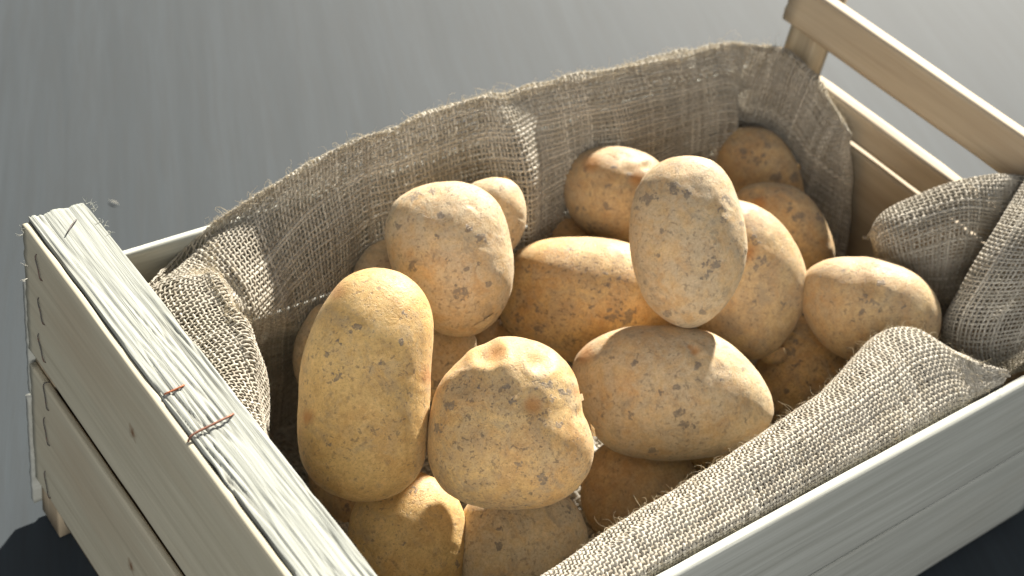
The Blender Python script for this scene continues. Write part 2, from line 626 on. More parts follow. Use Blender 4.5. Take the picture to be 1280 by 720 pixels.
# ------------------------------------------------------------------ burlap
def cr(P, t):
    """Catmull-Rom along axis 0 of P at parameters t in 0..1"""
    n = P.shape[0]
    x = np.clip(t, 0, 1) * (n - 1)
    i = np.minimum(x.astype(int), n - 2)
    f_ = x - i
    sh = (len(t),) + (1,) * (P.ndim - 1)
    f_ = f_.reshape(sh)
    p0, p1, p2, p3 = P[np.maximum(i - 1, 0)], P[i], P[i + 1], P[np.minimum(i + 2, n - 1)]
    return 0.5 * ((2 * p1) + (-p0 + p2) * f_ + (2 * p0 - 5 * p1 + 4 * p2 - p3) * f_ ** 2 + (-p0 + 3 * p1 - 3 * p2 + p3) * f_ ** 3)


PITCH = 0.0031


def smooth_noise(shape, cells, amp):
    g = rng.normal(size=(cells[0], cells[1]))
    a = cr(g, np.linspace(0, 1, shape[0]))
    b = cr(a.T, np.linspace(0, 1, shape[1])).T
    return b * amp


def surface(ctrl, nu=None, nv=None, pitch=PITCH, wrinkle=0.0012):
    """ctrl[u][v] -> half-pitch grid of points and normals"""
    C_ = np.array(ctrl, float)
    tu = np.linspace(0, 1, 160); tv = np.linspace(0, 1, 120)
    S = cr(C_, tu)
    S = cr(S.transpose(1, 0, 2), tv).transpose(1, 0, 2)
    du = np.linalg.norm(np.diff(S, axis=0), axis=2).mean(1)
    dv = np.linalg.norm(np.diff(S, axis=1), axis=2).mean(0)
    su = np.concatenate([[0], np.cumsum(du)]); sv = np.concatenate([[0], np.cumsum(dv)])
    nu = nu or int(su[-1] / pitch); nv = nv or int(sv[-1] / pitch)
    NU, NV = 2 * nu + 1, 2 * nv + 1
    # uneven yarn spacing
    ju = np.interp(np.arange(NU), np.arange(0, NU, 2), np.arange(0, NU, 2) + rng.normal(0, 0.16, nu + 1))
    jv = np.interp(np.arange(NV), np.arange(0, NV, 2), np.arange(0, NV, 2) + rng.normal(0, 0.16, nv + 1))
    pu = np.interp(np.clip(ju / (NU - 1), 0, 1) * su[-1], su, tu)
    pv = np.interp(np.clip(jv / (NV - 1), 0, 1) * sv[-1], sv, tv)
    S = cr(C_, pu)
    S = cr(S.transpose(1, 0, 2), np.linspace(0, 1, 400)).transpose(1, 0, 2)
    ln = np.concatenate([np.zeros((NU, 1)), np.cumsum(np.linalg.norm(np.diff(S, axis=1), axis=2), axis=1)], 1)
    frac = np.clip(jv / (NV - 1), 0, 1)
    S = np.stack([np.stack([np.interp(frac * ln[i, -1], ln[i], S[i, :, c]) for c in range(3)], -1) for i in range(NU)])

    def normals(S):
        a = np.gradient(S, axis=0); b = np.gradient(S, axis=1)
        n_ = np.cross(a, b)
        n_ /= np.linalg.norm(n_, axis=2)[:, :, None] + 1e-12
        a /= np.linalg.norm(a, axis=2)[:, :, None] + 1e-12
        b /= np.linalg.norm(b, axis=2)[:, :, None] + 1e-12
        return a, b, n_
    a, b, n_ = normals(S)
    cu, cv = max(4, nu // 14), max(4, nv // 12)
    w = smooth_noise((NU, NV), (cu, cv), wrinkle) + smooth_noise((NU, NV), (max(4, nu // 5), max(4, nv // 6)), wrinkle * 0.35)
    S = S + n_ * w[:, :, None]
    # in-plane drift of the weave
    S = S + a * smooth_noise((NU, NV), (max(4, nu // 8), max(4, nv // 8)), 0.0007)[:, :, None] \
          + b * smooth_noise((NU, NV), (max(4, nu // 8), max(4, nv // 8)), 0.0007)[:, :, None]
    a, b, n_ = normals(S)
    return S, a, b, n_, nu, nv


def weave(name, ctrl, parent, dirt_or_shade=0.0, wid=0.00098, thick=0.00042, amp=0.00055, **kw):
    S, a, b, n_, nu, nv = surface(ctrl, **kw)
    VV, FF, TT = [], [], []
    off = 0
    for dirn in (0, 1):
        if dirn == 0:                       # yarns along v
            cen = S[::2]; side = a[::2]; nn = n_[::2]
            sgn = 1.0
        else:                               # yarns along u
            cen = S[:, ::2].transpose(1, 0, 2); side = b[:, ::2].transpose(1, 0, 2); nn = n_[:, ::2].transpose(1, 0, 2)
            sgn = -1.0
        K, N = cen.shape[:2]
        i = np.arange(K)[:, None]; j = np.arange(N)[None, :]
        wave = np.cos(math.pi * j / 2) * np.where(i % 2 == 0, 1, -1) * sgn
        thickness_ = np.exp(rng.normal(0, 0.16, (K, 1))) * np.exp(smooth_noise((K, N), (K, max(4, N // 9)), 0.13))
        P = cen + nn * (wave * amp)[:, :, None] + side * (rng.normal(0, 0.00006, (K, N)))[:, :, None]
        wv = wid * thickness_
        tv_ = thick * thickness_
        th = np.arange(4) * math.pi / 2
        ring = P[:, :, None, :] + (np.cos(th)[None, None, :, None] * wv[:, :, None, None] * side[:, :, None, :]
                                   + np.sin(th)[None, None, :, None] * tv_[:, :, None, None] * nn[:, :, None, :])
        V = ring.reshape(-1, 3)
        base = (i * N + j)[:, :-1] * 4
        q = np.arange(4)
        q2 = (q + 1) % 4
        Fq = np.stack([base[:, :, None] + q, base[:, :, None] + q2, base[:, :, None] + 4 + q2, base[:, :, None] + 4 + q], -1).reshape(-1, 4)
        tint = np.clip(0.55 - dirt_or_shade + rng.normal(0, 0.20, (K, 1)) + smooth_noise((K, N), (K, max(4, N // 12)), 0.16), 0, 1)
        TT.append(np.repeat(tint.reshape(-1), 4))
        VV.append(V); FF.append(Fq + off); off += len(V)
    o = mesh_obj(name, np.concatenate(VV), np.concatenate(FF), M_jute, parent, True, {'tint': np.concatenate(TT)})
    return o, S, n_, a, b


sack = empty('burlap_sack', (0, 0, 0), 'coarse brown burlap cloth lining the crate, its fuzzy edges folded over the sides', 'burlap cloth')

# --- drape along the left end and the whole back side
ctrl = []
for (y, rx, rz, gx, gz) in ((-0.345, .004, -.060, .010, -.075), (-0.29, .004, -.055, .012, -.070), (-0.24, .004, -.045, .016, -.060),
                            (-0.20, .004, -.034, .018, -.047), (-0.160, .004, -.028, .034, -.045), (-0.125, .004, -.040, .048, -.040),
                            (-0.085, .006, -.052, .059, -.042)):
    Rm, G = np.array([rx, y, rz - .008]), np.array([gx, y, gz])
    mid_ = [Rm + (G - Rm) * t + np.array([0, 0, .004 * math.sin(math.pi * t)]) for t in (.12, .40, .65, .85)]
    ctrl.append([(.003, y, rz - .05), Rm] + mid_ + [G, (gx + .010, y + .002, gz - .030), (gx + .012, y + .004, gz - .080), (gx + .008, y, -.215)])
_R, _G = np.array([.012, -.040, -.060]), np.array([.066, -.052, -.046])
ctrl.append([(.008, -.040, -.10), _R] + [_R + (_G - _R) * t + np.array([0, 0, .003 * math.sin(math.pi * t)]) for t in (.12, .40, .65, .85)] + [_G, (.078, -.053, -.078), (.084, -.05, -.125), (.085, -.05, -.215)])
def down(rows):
    L_ = [hit(u, v, 1, y) for (u, v, y) in rows]
    t_ = np.array([L_[0][0] + .004, .013, -.100])
    tp = L_[0] + np.array([0, -.006, -.002])
    e_ = L_[-1]
    return [t_, L_[0], tp] + L_[1:] + [e_ + np.array([.006, .008, -.030]), e_ + np.array([.008, .012, -.070]), np.array([e_[0] + .008, e_[1] + .012, -.215])]


ctrl += [down(r) for r in (
    [(218, 322, -.002), (236, 326, -.020), (264, 342, -.038), (290, 366, -.056), (302, 394, -.070)],
    [(258, 285, .000), (272, 304, -.020), (293, 329, -.040), (312, 360, -.059), (321, 396, -.072)],
    [(300, 258, .000), (310, 285, -.018), (326, 320, -.038), (341, 358, -.056), (347, 399, -.068)],
    [(340, 235, .000), (350, 268, -.016), (362, 310, -.033), (374, 355, -.049), (378, 402, -.060)],
    [(390, 208, .000), (398, 252, -.014), (406, 300, -.029), (412, 350, -.043), (414, 402, -.053)],
    [(440, 183, .000), (446, 230, -.012), (452, 285, -.025), (456, 340, -.037), (456, 398, -.047)],
)]
backs = [  # x, rim z, out (belly of the cloth towards the potatoes)
    (.245, None, .003), (.285, None, .000), (.312, None, .006),
    (.330, None, .026), (.358, None, .012), (.41, None, .006), (.46, None, .008), (.52, None, .004), (.57, None, .008), (.612, None, .010)]
rimx = [.04, .083, .113, .137, .169, .201, .255, .313, .392, .479, .55, .65]
rimz = [-.066, -.055, -.043, -.035, -.026, -.019, -.011, -.010, -.014, -.020, -.024, -.022]
for (x, _, e) in backs:
    rz = float(np.interp(x, rimx, rimz))
    ctrl.append([(x + .004, .013, -.100), (x, .002, rz), (x, -.006 - e * .2, rz - .002), (x, -.014 - e * .6, rz - .018), (x, -.024 - e, rz - .042), (x, -.034 - e, rz - .072), (x, -.042 - e, rz - .105), (x, -.045 - e, -.150), (x, -.045 - e, -.180), (x, -.045 - e, -.215)])
ctrl = ctrl[:-1]
for (x, y, rz) in ((.598, -.010, -.022), (.622, -.028, -.026), (.630, -.058, -.036), (.631, -.090, -.050), (.629, -.116, -.060)):
    inx = .004 if y > -.02 else .008
    ctrl.append([(x + .003, y + .002, rz - .035), (x + .001, y, rz), (x - .003, y - .002, rz - .001), (x - inx, y - .004, rz - .018), (x - inx - .004, y - .006, rz - .042),
                 (x - inx - .006, y - .008, rz - .072), (x - inx - .006, y - .010, rz - .100), (x - inx - .006, y - .012, -.165), (x - inx - .005, y - .012, -.190), (x - inx - .005, y - .012, -.215)])
_e = [hit(u, v, 0, .622) for (u, v) in ((1063, 168), (1063, 176), (1063, 200), (1062, 232), (1060, 266), (1057, 300), (1050, 335), (1046, 360))]
ctrl[-1] = [_e[0] + np.array([.002, 0, -.03])] + _e + [_e[-1] + np.array([0, 0, -.02])]
back, Sb, Nb, Ab, Bb = weave('back_drape', ctrl, sack, wrinkle=0.0022)


def zs(rows):
    return [[hit(u, v, 2, z) for (u, v, z) in r] for r in rows]


# --- dome of cloth by the right end
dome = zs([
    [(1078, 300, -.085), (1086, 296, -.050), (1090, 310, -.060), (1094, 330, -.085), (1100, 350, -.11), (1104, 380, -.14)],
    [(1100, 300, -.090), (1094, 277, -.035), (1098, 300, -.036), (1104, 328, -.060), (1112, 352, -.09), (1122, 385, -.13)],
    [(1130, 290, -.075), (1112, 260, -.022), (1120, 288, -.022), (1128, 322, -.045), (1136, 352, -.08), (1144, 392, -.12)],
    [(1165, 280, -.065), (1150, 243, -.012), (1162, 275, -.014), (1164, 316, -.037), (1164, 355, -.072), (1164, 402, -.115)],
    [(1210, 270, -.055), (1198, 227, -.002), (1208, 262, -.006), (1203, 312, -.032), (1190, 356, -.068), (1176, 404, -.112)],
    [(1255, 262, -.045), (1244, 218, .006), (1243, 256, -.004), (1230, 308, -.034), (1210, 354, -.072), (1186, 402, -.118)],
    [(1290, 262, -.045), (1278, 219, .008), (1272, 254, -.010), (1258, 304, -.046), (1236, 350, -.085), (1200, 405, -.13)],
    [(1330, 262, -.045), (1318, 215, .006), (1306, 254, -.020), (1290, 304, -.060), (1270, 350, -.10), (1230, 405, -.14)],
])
weave('side_fold', dome, sack, dirt_or_shade=0.32, wrinkle=0.0009)[0]['label'] = 'thin fold of burlap with light shining through its weave'  # browner yarn tint: the fold's dim, filtered light painted into the colour
# --- heavier fold right of it, coming down to the near side
corner = zs([
    [(1296, 236, -.030), (1258, 300, -.045), (1222, 352, -.070), (1195, 395, -.100), (1190, 430, -.125), (1200, 470, -.14)],
    [(1280, 224, .004), (1244, 289, -.008), (1207, 345, -.034), (1180, 394, -.066), (1175, 432, -.092), (1190, 472, -.12)],
    [(1294, 222, .018), (1264, 286, .006), (1228, 344, -.018), (1199, 394, -.050), (1192, 435, -.076), (1212, 474, -.105)],
    [(1325, 224, .020), (1300, 286, .008), (1264, 344, -.014), (1233, 394, -.044), (1222, 438, -.070), (1238, 476, -.100)],
    [(1365, 226, .016), (1345, 286, .004), (1312, 344, -.016), (1280, 390, -.042), (1262, 436, -.068), (1262, 468, -.098)],
    [(1420, 230, .010), (1400, 286, .000), (1370, 344, -.018), (1340, 386, -.046), (1310, 428, -.070), (1292, 455, -.100)],
])
weave('side_fold', corner, sack, wrinkle=0.0010, pitch=0.0034, wid=.00088)[0]['label'] = 'open-weave burlap fold in grey shade beside the near board'


# --- flap lying over the near side
def nearpt(x, y, z):
    return np.array([x, y, z])


crest = [(560, 800, -.062), (660, 735, -.058), (760, 668, -.055), (850, 612, -.051), (905, 578, -.048), (950, 546, -.045), (1000, 511, -.043), (1045, 479, -.041), (1078, 446, -.039), (1105, 420, -.037),
         (1142, 410, -.036), (1178, 429, -.040), (1212, 447, -.046), (1255, 466, -.056)]
flap = []
for i, (u, v, z) in enumerate(crest):
    c0 = hit(u, v, 2, z)
    x = c0[0]
    # meeting line with the near slat, just inside it
    wy = Y_IN + 0.0035
    puff = 0.010 if 4 < i < 11 else 0.006
    k_ = 1.0 if i < 12 else 0.35
    w0 = np.array([c0[0] - 0.008, wy, -0.058])
    mid1 = c0 * 0.66 + w0 * 0.34 + np.array([0, 0, puff])
    mid2 = c0 * 0.30 + w0 * 0.70 + np.array([0, 0, puff * 0.7])
    flap.append([c0 + np.array([.016, .016, -.075]) * (1 if i < 12 else .4), c0 + np.array([.014, .014, -.032]) * (1 if i < 12 else .4), c0 + np.array([.004, .005, -.006]) * k_ + 0, c0 + np.array([-.003, -.006, .0015]), mid1, mid2, w0, w0 + np.array([0, 0, -.035])])
fo, Sf, Nf, Af, Bf = weave('front_flap', flap, sack, wrinkle=0.0010, amp=0.00062, pitch=0.0027, wid=0.00118)
fo['label'] = 'sunlit pale burlap flap folded over the near board'


# --- bottom of the sack, under the heap
gx, gy = np.linspace(.015, .625, 9), np.linspace(-.365, -.015, 7)
bot = [[np.array([x, y, -.212 + .010 * math.cos(x * 31 + y * 17)]) for y in gy] for x in gx]
weave('sack_bottom', bot, sack, wrinkle=.002, pitch=.0046, wid=.0020, thick=.0006, amp=.0006)

# --- loose fibres
def fibres(name, spots, parent, n, lmin=.004, lmax=.016, rad=.00009):
    VV, FF = [], []
    off = 0
    for _ in range(n):
        p, nrm = spots[rng.integers(len(spots))]
        d = np.array(nrm) + rng.normal(0, 0.7, 3)
        d /= np.linalg.norm(d)
        ln = rng.uniform(lmin, lmax) * (1 if rng.random() < .85 else 1.8)
        k_ = 8
        pts = [np.array(p, float) - d * 0.0005]
        curl = rng.normal(0, 0.38, 3)
        for s in range(k_):
            d = d + np.cross(curl, d) + rng.normal(0, 0.10, 3)
            d /= np.linalg.norm(d)
            pts.append(pts[-1] + d * ln / k_)
        V, Fq = tube_geo(np.array(pts), rad * rng.uniform(.6, 1.4) * np.linspace(1.1, .5, k_ + 1), 3)
        VV.append(V); FF.append(Fq + off); off += len(V)
    o = mesh_obj(name, np.concatenate(VV), np.concatenate(FF), M_fibre, parent, True)
    o['kind'] = 'stuff'
    return o


def picks(S, N, us, vs, flip=1.0):
    r = []
    for i in us:
        for j in vs:
            r.append((S[i, j], N[i, j] * flip))
    return r


cen = np.array([.3, -.19, -.3])


def outn(S, N):
    d = S - cen
    s = np.sign((N * d).sum(2))
    return N * s[:, :, None]


Nbo = np.where((Nb * np.array([0, -.3, 1.0])).sum(2)[:, :, None] > 0, Nb, -Nb)
NU, NV = Sb.shape[:2]
rim_j = [j for j in range(NV) if 0.10 < j / NV < 0.19]
fib_spots = []
for i_ in range(int(NU * .24), int(NU * .98), 2):
    jm = int(Sb[i_, :, 2].argmax())
    fib_spots += [(Sb[i_, j_], np.array([0, -.25, .9])) for j_ in range(max(0, jm - 2), min(NV, jm + 4))]
fibres('loose_fibre', fib_spots, sack, 1300, .003, .011, .00010)
fibres('loose_fibre', fib_spots, sack, 4200, .0015, .005, .00011)
fibres('loose_fibre', picks(Sb, Nbo, range(int(NU * .05), int(NU * .98), 5), range(int(NV * .36), int(NV * .75), 3)), sack, 380, .002, .008, .00007)
Nfo = np.where((Nf * np.array([0, .3, 1.0])).sum(2)[:, :, None] > 0, Nf, -Nf)
NUf, NVf = Sf.shape[:2]
fibres('loose_fibre', picks(Sf, Nfo, range(NUf // 5, NUf, 3), range(int(NVf * .30), int(NVf * .46), 2)), sack, 620, .002, .008, .00008)
fibres('loose_fibre', picks(Sf, Nfo, range(NUf // 4, NUf, 3), range(int(NVf * .35), int(NVf * .8), 2)), sack, 1100, .003, .011, .00009)

# ------------------------------------------------------------------ potatoes
# outline in photograph pixels, half thickness (px), skin, preferred height of the centre, label
POT = {}


def pot(key, pts, half, skin, zc_, label, soil=(), russet=(), dents=(), bumps=()):
    POT[key] = dict(pts=np.array(pts, float), half=half, skin=skin, z=zc_, label=label, soil=soil, russet=russet, dents=dents, bumps=bumps)


pot('P1', [(462, 335), (490, 337), (515, 350), (532, 370), (541, 402), (539, 450), (537, 500), (534, 549), (525, 590), (495, 618), (450, 626), (408, 612), (383, 585), (374, 549), (374, 500), (378, 450), (390, 410), (408, 375), (432, 346)],
    72, 0, -.058, 'long smooth yellow potato standing upright nearest the sawn crate rail',
    soil=[(501, 394, 5), (515, 398, 4), (451, 405, 4), (441, 413, 3), (409, 446, 3.5), (493, 521, 4), (452, 430, 3), (500, 430, 3), (494, 436, 3), (466, 438, 2.5)], russet=[(535, 470, 14), (388, 520, 10), (420, 365, 14)],
    dents=[(414, 425, 5, .6), (510, 468, 7, .7)])
pot('P2', [(558, 227), (592, 231), (618, 248), (632, 275), (639, 305), (642, 335), (638, 368), (622, 398), (600, 416), (575, 421), (550, 417), (528, 400), (508, 372), (492, 340), (483, 308), (483, 278), (494, 252), (522, 234)],
    72, 1, -.050, 'large dusty potato with scabby patches lying above the long upright one',
    soil=[(520, 246, 9), (585, 287, 6), (546, 297, 4), (560, 327, 4), (600, 330, 5), (575, 365, 12), (600, 300, 7), (540, 240, 6), (500, 285, 5), (560, 238, 5)],
    bumps=[(612, 318, 8, .9), (620, 340, 9, .8), (600, 312, 7, .7), (560, 327, 4, .8), (547, 297, 4, .7)], dents=[(590, 404, 7, 2.2), (600, 385, 9, .8)])
pot('P3', [(625, 222), (645, 230), (656, 250), (658, 275), (650, 300), (634, 318), (610, 325), (590, 312), (578, 285), (576, 255), (588, 232), (605, 224)],
    40, 1, -.060, 'small pale potato half hidden behind the large dusty one, by the back burlap',
    soil=[(635, 256, 4), (648, 278, 3), (628, 235, 4)])
pot('P4', [(400, 380), (440, 385), (470, 410), (480, 450), (470, 490), (440, 515), (400, 510), (376, 485), (367, 455), (370, 425), (382, 400)],
    44, 1, -.12, 'shaded potato peeping out left of the long upright one')
pot('P5', [(545, 400), (575, 402), (592, 415), (595, 440), (585, 475), (560, 500), (525, 500), (505, 470), (505, 430), (520, 408)],
    38, 1, -.13, 'potato wedged deep between the long upright and the knobbly front one', soil=[(545, 480, 8)])
pot('P6', [(632, 421), (662, 425), (690, 437), (712, 458), (723, 485), (727, 510), (735, 532), (742, 552), (738, 585), (715, 615), (680, 632), (635, 636), (590, 630), (555, 612), (537, 580), (534, 550), (537, 520), (546, 486), (566, 458), (596, 434)],
    78, 3, -.062, 'knobbly rough potato with dented top and orange blotch in front middle',
    soil=[(682, 484, 7), (633, 485, 5), (700, 490, 6), (690, 500, 6), (640, 505, 6), (565, 508, 8), (697, 530, 5), (550, 535, 7), (708, 490, 5)],
    russet=[(665, 508, 13), (620, 441, 14), (670, 452, 11), (722, 490, 8), (715, 465, 8)],
    dents=[(612, 444, 14, 6.5), (583, 483, 11, 3.6), (674, 453, 13, 5.5), (665, 505, 12, 2.0), (598, 449, 9, 2.0), (640, 488, 7, 1.2), (722, 520, 8, 2.4)],
    bumps=[(632, 458, 15, 2.4), (690, 470, 14, 1.8), (712, 480, 8, 1.4), (570, 476, 10, 1.2), (725, 500, 6, 1.2)])
pot('P7', [(728, 296), (770, 300), (812, 316), (845, 345), (855, 378), (845, 405), (815, 428), (775, 446), (735, 455), (700, 449), (665, 432), (640, 418), (626, 402), (625, 385), (630, 355), (641, 320), (660, 306), (690, 298)],
    66, 3, -.10, 'broad speckled potato with black earth stains lying in the middle of the heap',
    soil=[(765, 393, 10), (787, 388, 8), (781, 400, 6), (675, 410, 8), (673, 385, 5), (757, 345, 5), (687, 366, 3), (770, 352, 3), (748, 363, 4), (688, 350, 4), (664, 335, 6), (740, 385, 4), (648, 395, 8)],
    dents=[(687, 366, 5, 1.2)])
pot('P8', [(860, 195), (886, 200), (905, 215), (918, 240), (928, 272), (933, 303), (928, 340), (912, 374), (890, 398), (862, 411), (835, 402), (810, 380), (796, 348), (788, 310), (788, 275), (793, 245), (808, 217), (832, 200)],
    64, 1, -.018, 'large pale oval potato standing upright at the top of the heap',
    soil=[(842, 237, 9), (812, 248, 12), (858, 244, 7), (898, 263, 7), (903, 275, 6), (906, 250, 6), (878, 388, 5), (835, 391, 5), (925, 280, 4), (830, 289, 4), (890, 330, 10)],
    bumps=[(900, 258, 6, 1.0), (903, 274, 6, 1.2), (888, 203, 5, .8), (933, 312, 4, .8), (896, 246, 5, .7)], dents=[(870, 240, 14, 1.0)])
pot('P9', [(765, 183), (795, 188), (820, 200), (838, 225), (842, 255), (830, 285), (808, 303), (775, 307), (742, 297), (718, 277), (705, 250), (704, 225), (714, 202), (735, 187)],
    56, 2, -.085, 'orange brown potato with a pit near its top behind the pale oval one',
    soil=[(715, 210, 5), (768, 210, 4), (722, 262, 4), (757, 256, 4), (787, 220, 5), (732, 213, 4)], russet=[(740, 205, 12), (795, 225, 10)],
    dents=[(807, 209, 5, 3.2), (780, 197, 5, 1.0)], bumps=[(790, 205, 8, 1.0), (770, 192, 7, .8)])
pot('P10', [(690, 266), (720, 268), (745, 285), (750, 310), (735, 335), (700, 342), (670, 330), (655, 308), (660, 282), (672, 270)],
    36, 2, -.122, 'dark shaded potato under the back burlap behind the speckled one')
pot('P11', [(820, 407), (850, 407), (885, 415), (915, 432), (942, 460), (960, 490), (964, 520), (950, 543), (922, 560), (880, 572), (825, 575), (775, 567), (745, 545), (728, 512), (717, 478), (716, 455), (732, 432), (762, 415), (792, 408)],
    76, 1, -.075, 'big broad potato with a creased scar, front right of the heap',
    soil=[(858, 530, 9), (850, 515, 8), (795, 455, 6), (825, 490, 5), (768, 448, 4), (755, 520, 3), (928, 525, 3), (900, 475, 3), (845, 485, 5)],
    russet=[(733, 443, 14), (868, 440, 6), (862, 435, 4)],
    dents=[(867, 441, 6, 2.4), (873, 450, 5, 1.8), (862, 433, 4, 1.4), (855, 462, 5, .8)], bumps=[(855, 445, 8, 1.4), (850, 455, 7, 1.1), (877, 440, 7, 1.0), (868, 462, 6, .9)])
pot('P12', [(915, 249), (948, 258), (978, 282), (999, 318), (1007, 350), (1003, 385), (988, 415), (968, 438), (945, 450), (912, 442), (880, 420), (858, 385), (850, 345), (856, 300), (872, 268), (892, 252)],
    58, 2, -.080, 'orange skinned potato leaning behind the right of the pale oval one',
    soil=[(935, 320, 9), (952, 325, 6), (945, 335, 5), (925, 300, 6)], russet=[(932, 315, 14)], dents=[(962, 441, 6, 1.0)])
pot('P13', [(960, 228), (985, 231), (1008, 244), (1026, 268), (1038, 298), (1041, 322), (1030, 342), (1003, 352), (968, 345), (940, 320), (922, 288), (916, 258), (925, 238), (942, 230)],
    46, 2, -.10, 'rounded potato with a dimpled eye near the right back corner',
    soil=[(998, 272, 8), (985, 255, 4), (990, 290, 4)], russet=[(950, 255, 10)], dents=[(947, 243, 5, 3.0)], bumps=[(947, 252, 5, .9)])
pot('P14', [(925, 160), (958, 162), (982, 182), (997, 212), (1003, 240), (992, 268), (965, 284), (930, 275), (902, 250), (890, 215), (893, 182), (905, 166)],
    44, 2, -.115, 'dull brown potato in shade at the right back corner', soil=[(950, 200, 9), (930, 190, 9), (968, 222, 7)])
pot('P15', [(1068, 321), (1098, 323), (1130, 335), (1155, 354), (1169, 382), (1170, 410), (1158, 433), (1128, 449), (1092, 456), (1058, 449), (1028, 428), (1010, 398), (1003, 370), (1008, 345), (1022, 330), (1045, 322)],
    60, 2, -.070, 'oval tan potato at the right end beside the dark burlap fold',
    soil=[(1055, 338, 3), (1080, 373, 6), (1100, 355, 5), (1125, 385, 4), (1030, 345, 3)], bumps=[(1095, 350, 6, .9), (1105, 358, 5, .7)], dents=[(1100, 367, 5, .7)])
pot('P16', [(1000, 395), (1028, 400), (1052, 425), (1072, 455), (1078, 485), (1062, 512), (1028, 530), (985, 535), (955, 525), (940, 500), (943, 468), (958, 432), (978, 405)],
    44, 3, -.13, 'brown shaded potato low between the right oval one and the flap',
    soil=[(990, 440, 6), (1000, 455, 5), (1030, 478, 5), (985, 490, 5), (1010, 475, 4)])
pot('P17', [(1080, 460), (1105, 462), (1125, 480), (1128, 505), (1112, 528), (1085, 535), (1058, 525), (1042, 502), (1050, 475)],
    32, 2, -.13, 'small potato almost hidden behind the sunlit burlap flap')
pot('P20', [(610, 392), (635, 400), (650, 425), (645, 455), (620, 470), (590, 462), (575, 435), (585, 405)],
    30, 2, -.17, 'dark potato deep in the gap behind the knobbly front one')
# lower edge of the heap, below the strip the photograph shows
pot('E1', [(500, 590), (545, 600), (575, 630), (585, 680), (570, 730), (530, 755), (480, 750), (445, 720), (435, 670), (450, 620)],
    52, 0, -.12, 'yellow potato low in the left near corner under the long upright one')
pot('E2', [(640, 600), (690, 610), (725, 640), (735, 690), (710, 740), (655, 765), (600, 750), (570, 705), (575, 650), (600, 615)],
    56, 1, -.12, 'dusty potato low at the near side under the knobbly one')
pot('E3', [(790, 545), (840, 555), (870, 590), (872, 635), (845, 675), (800, 690), (755, 675), (728, 635), (730, 590), (752, 558)],
    52, 2, -.13, 'tan potato low at the near side under the big broad one')
pot('E4', [(445, 500), (480, 505), (500, 540), (500, 600), (470, 650), (425, 660), (395, 630), (385, 575), (400, 525)],
    40, 2, -.16, 'shaded potato under the long upright one beside the burlap')
pot('F1', [(880, 505), (930, 515), (965, 545), (955, 590), (910, 610), (865, 600), (840, 560), (850, 520)],
    36, 0, -.15, 'potato low behind the flap under the big broad one')
pot('F2', [(480, 300), (510, 310), (525, 345), (515, 385), (485, 400), (455, 385), (440, 350), (455, 315)],
    34, 1, -.10, 'dark potato tucked between the left burlap and the large dusty one')

PAIRS = [('P1', 'P4'), ('P1', 'P2'), ('P1', 'P5'), ('P1', 'E1'), ('P1', 'E4'), ('P2', 'P3'), ('P2', 'P5'), ('P2', 'P7'), ('P2', 'P20'), ('P2', 'F2'), ('P1', 'F2'), ('P4', 'F2'),
         ('P6', 'P1'), ('P6', 'P5'), ('P6', 'P7'), ('P6', 'P11'), ('P6', 'P20'), ('P6', 'E2'), ('P6', 'E1'), ('P6', 'E3'),
         ('P8', 'P7'), ('P8', 'P9'), ('P8', 'P11'), ('P8', 'P12'), ('P8', 'P13'), ('P8', 'P14'), ('P11', 'P7'), ('P11', 'P12'), ('P11', 'P16'), ('P11', 'E3'), ('P11', 'F1'),
         ('P7', 'P9'), ('P7', 'P10'), ('P7', 'P20'), ('P9', 'P10'), ('P12', 'P13'), ('P12', 'P16'), ('P13', 'P14'), ('P15', 'P12'), ('P15', 'P16'), ('P15', 'P17'),
         ('P16', 'P17'), ('P3', 'P7'), ('P12', 'P7'), ('E1', 'E4'), ('P4', 'E4'), ('P4', 'P5'), ('P5', 'E4'), ('P15', 'P13'), ('E3', 'F1'), ('P16', 'F1'), ('E2', 'E3'), ('P9', 'P14'), ('P2', 'P4'), ('P3', 'P10')]


def outline(p):
    pts = p['pts']
    c = (pts.min(0) + pts.max(0)) / 2
    d = pts - c
    th = np.arctan2(d[:, 1], d[:, 0])
    r = np.hypot(d[:, 0], d[:, 1])
    o = np.argsort(th)
    th, r = th[o], r[o]
    # closed Catmull-Rom curve through the traced points
    q = pts[np.argsort(np.arctan2(d[:, 1], d[:, 0]))]
    n_ = len(q); cur = []
    for i_ in range(n_):
        a0, a1, a2, a3 = q[i_ - 1], q[i_], q[(i_ + 1) % n_], q[(i_ + 2) % n_]
        for f_ in np.linspace(0, 1, 10, endpoint=False):
            cur.append(0.5 * (2 * a1 + (a2 - a0) * f_ + (2 * a0 - 5 * a1 + 4 * a2 - a3) * f_ ** 2 + (3 * a1 - a0 - 3 * a2 + a3) * f_ ** 3))
    d = np.array(cur) - c
    th = np.arctan2(d[:, 1], d[:, 0]); r = np.hypot(d[:, 0], d[:, 1])
    o = np.argsort(th); th, r = th[o], r[o]
    # periodic smooth interpolation on a fine table
    tt = np.concatenate([th - 2 * math.pi, th, th + 2 * math.pi]); rr = np.concatenate([r, r, r])
    g = np.linspace(-math.pi, math.pi, 361)
    lin = np.interp(g, tt, rr)
    ker = np.exp(-0.5 * (np.arange(-9, 10) / 3.0) ** 2); ker /= ker.sum()
    ext = np.concatenate([lin[-10:-1], lin, lin[1:10]])
    sm = np.convolve(ext, ker, 'valid')
    return c, g, sm


for p in POT.values():
    p['c'], p['g'], p['r'] = outline(p)

order_in = {k: [] for k in POT}
for a_, b_ in PAIRS:
    order_in[b_].append(a_)
done = []
PXM = 0.90 / F


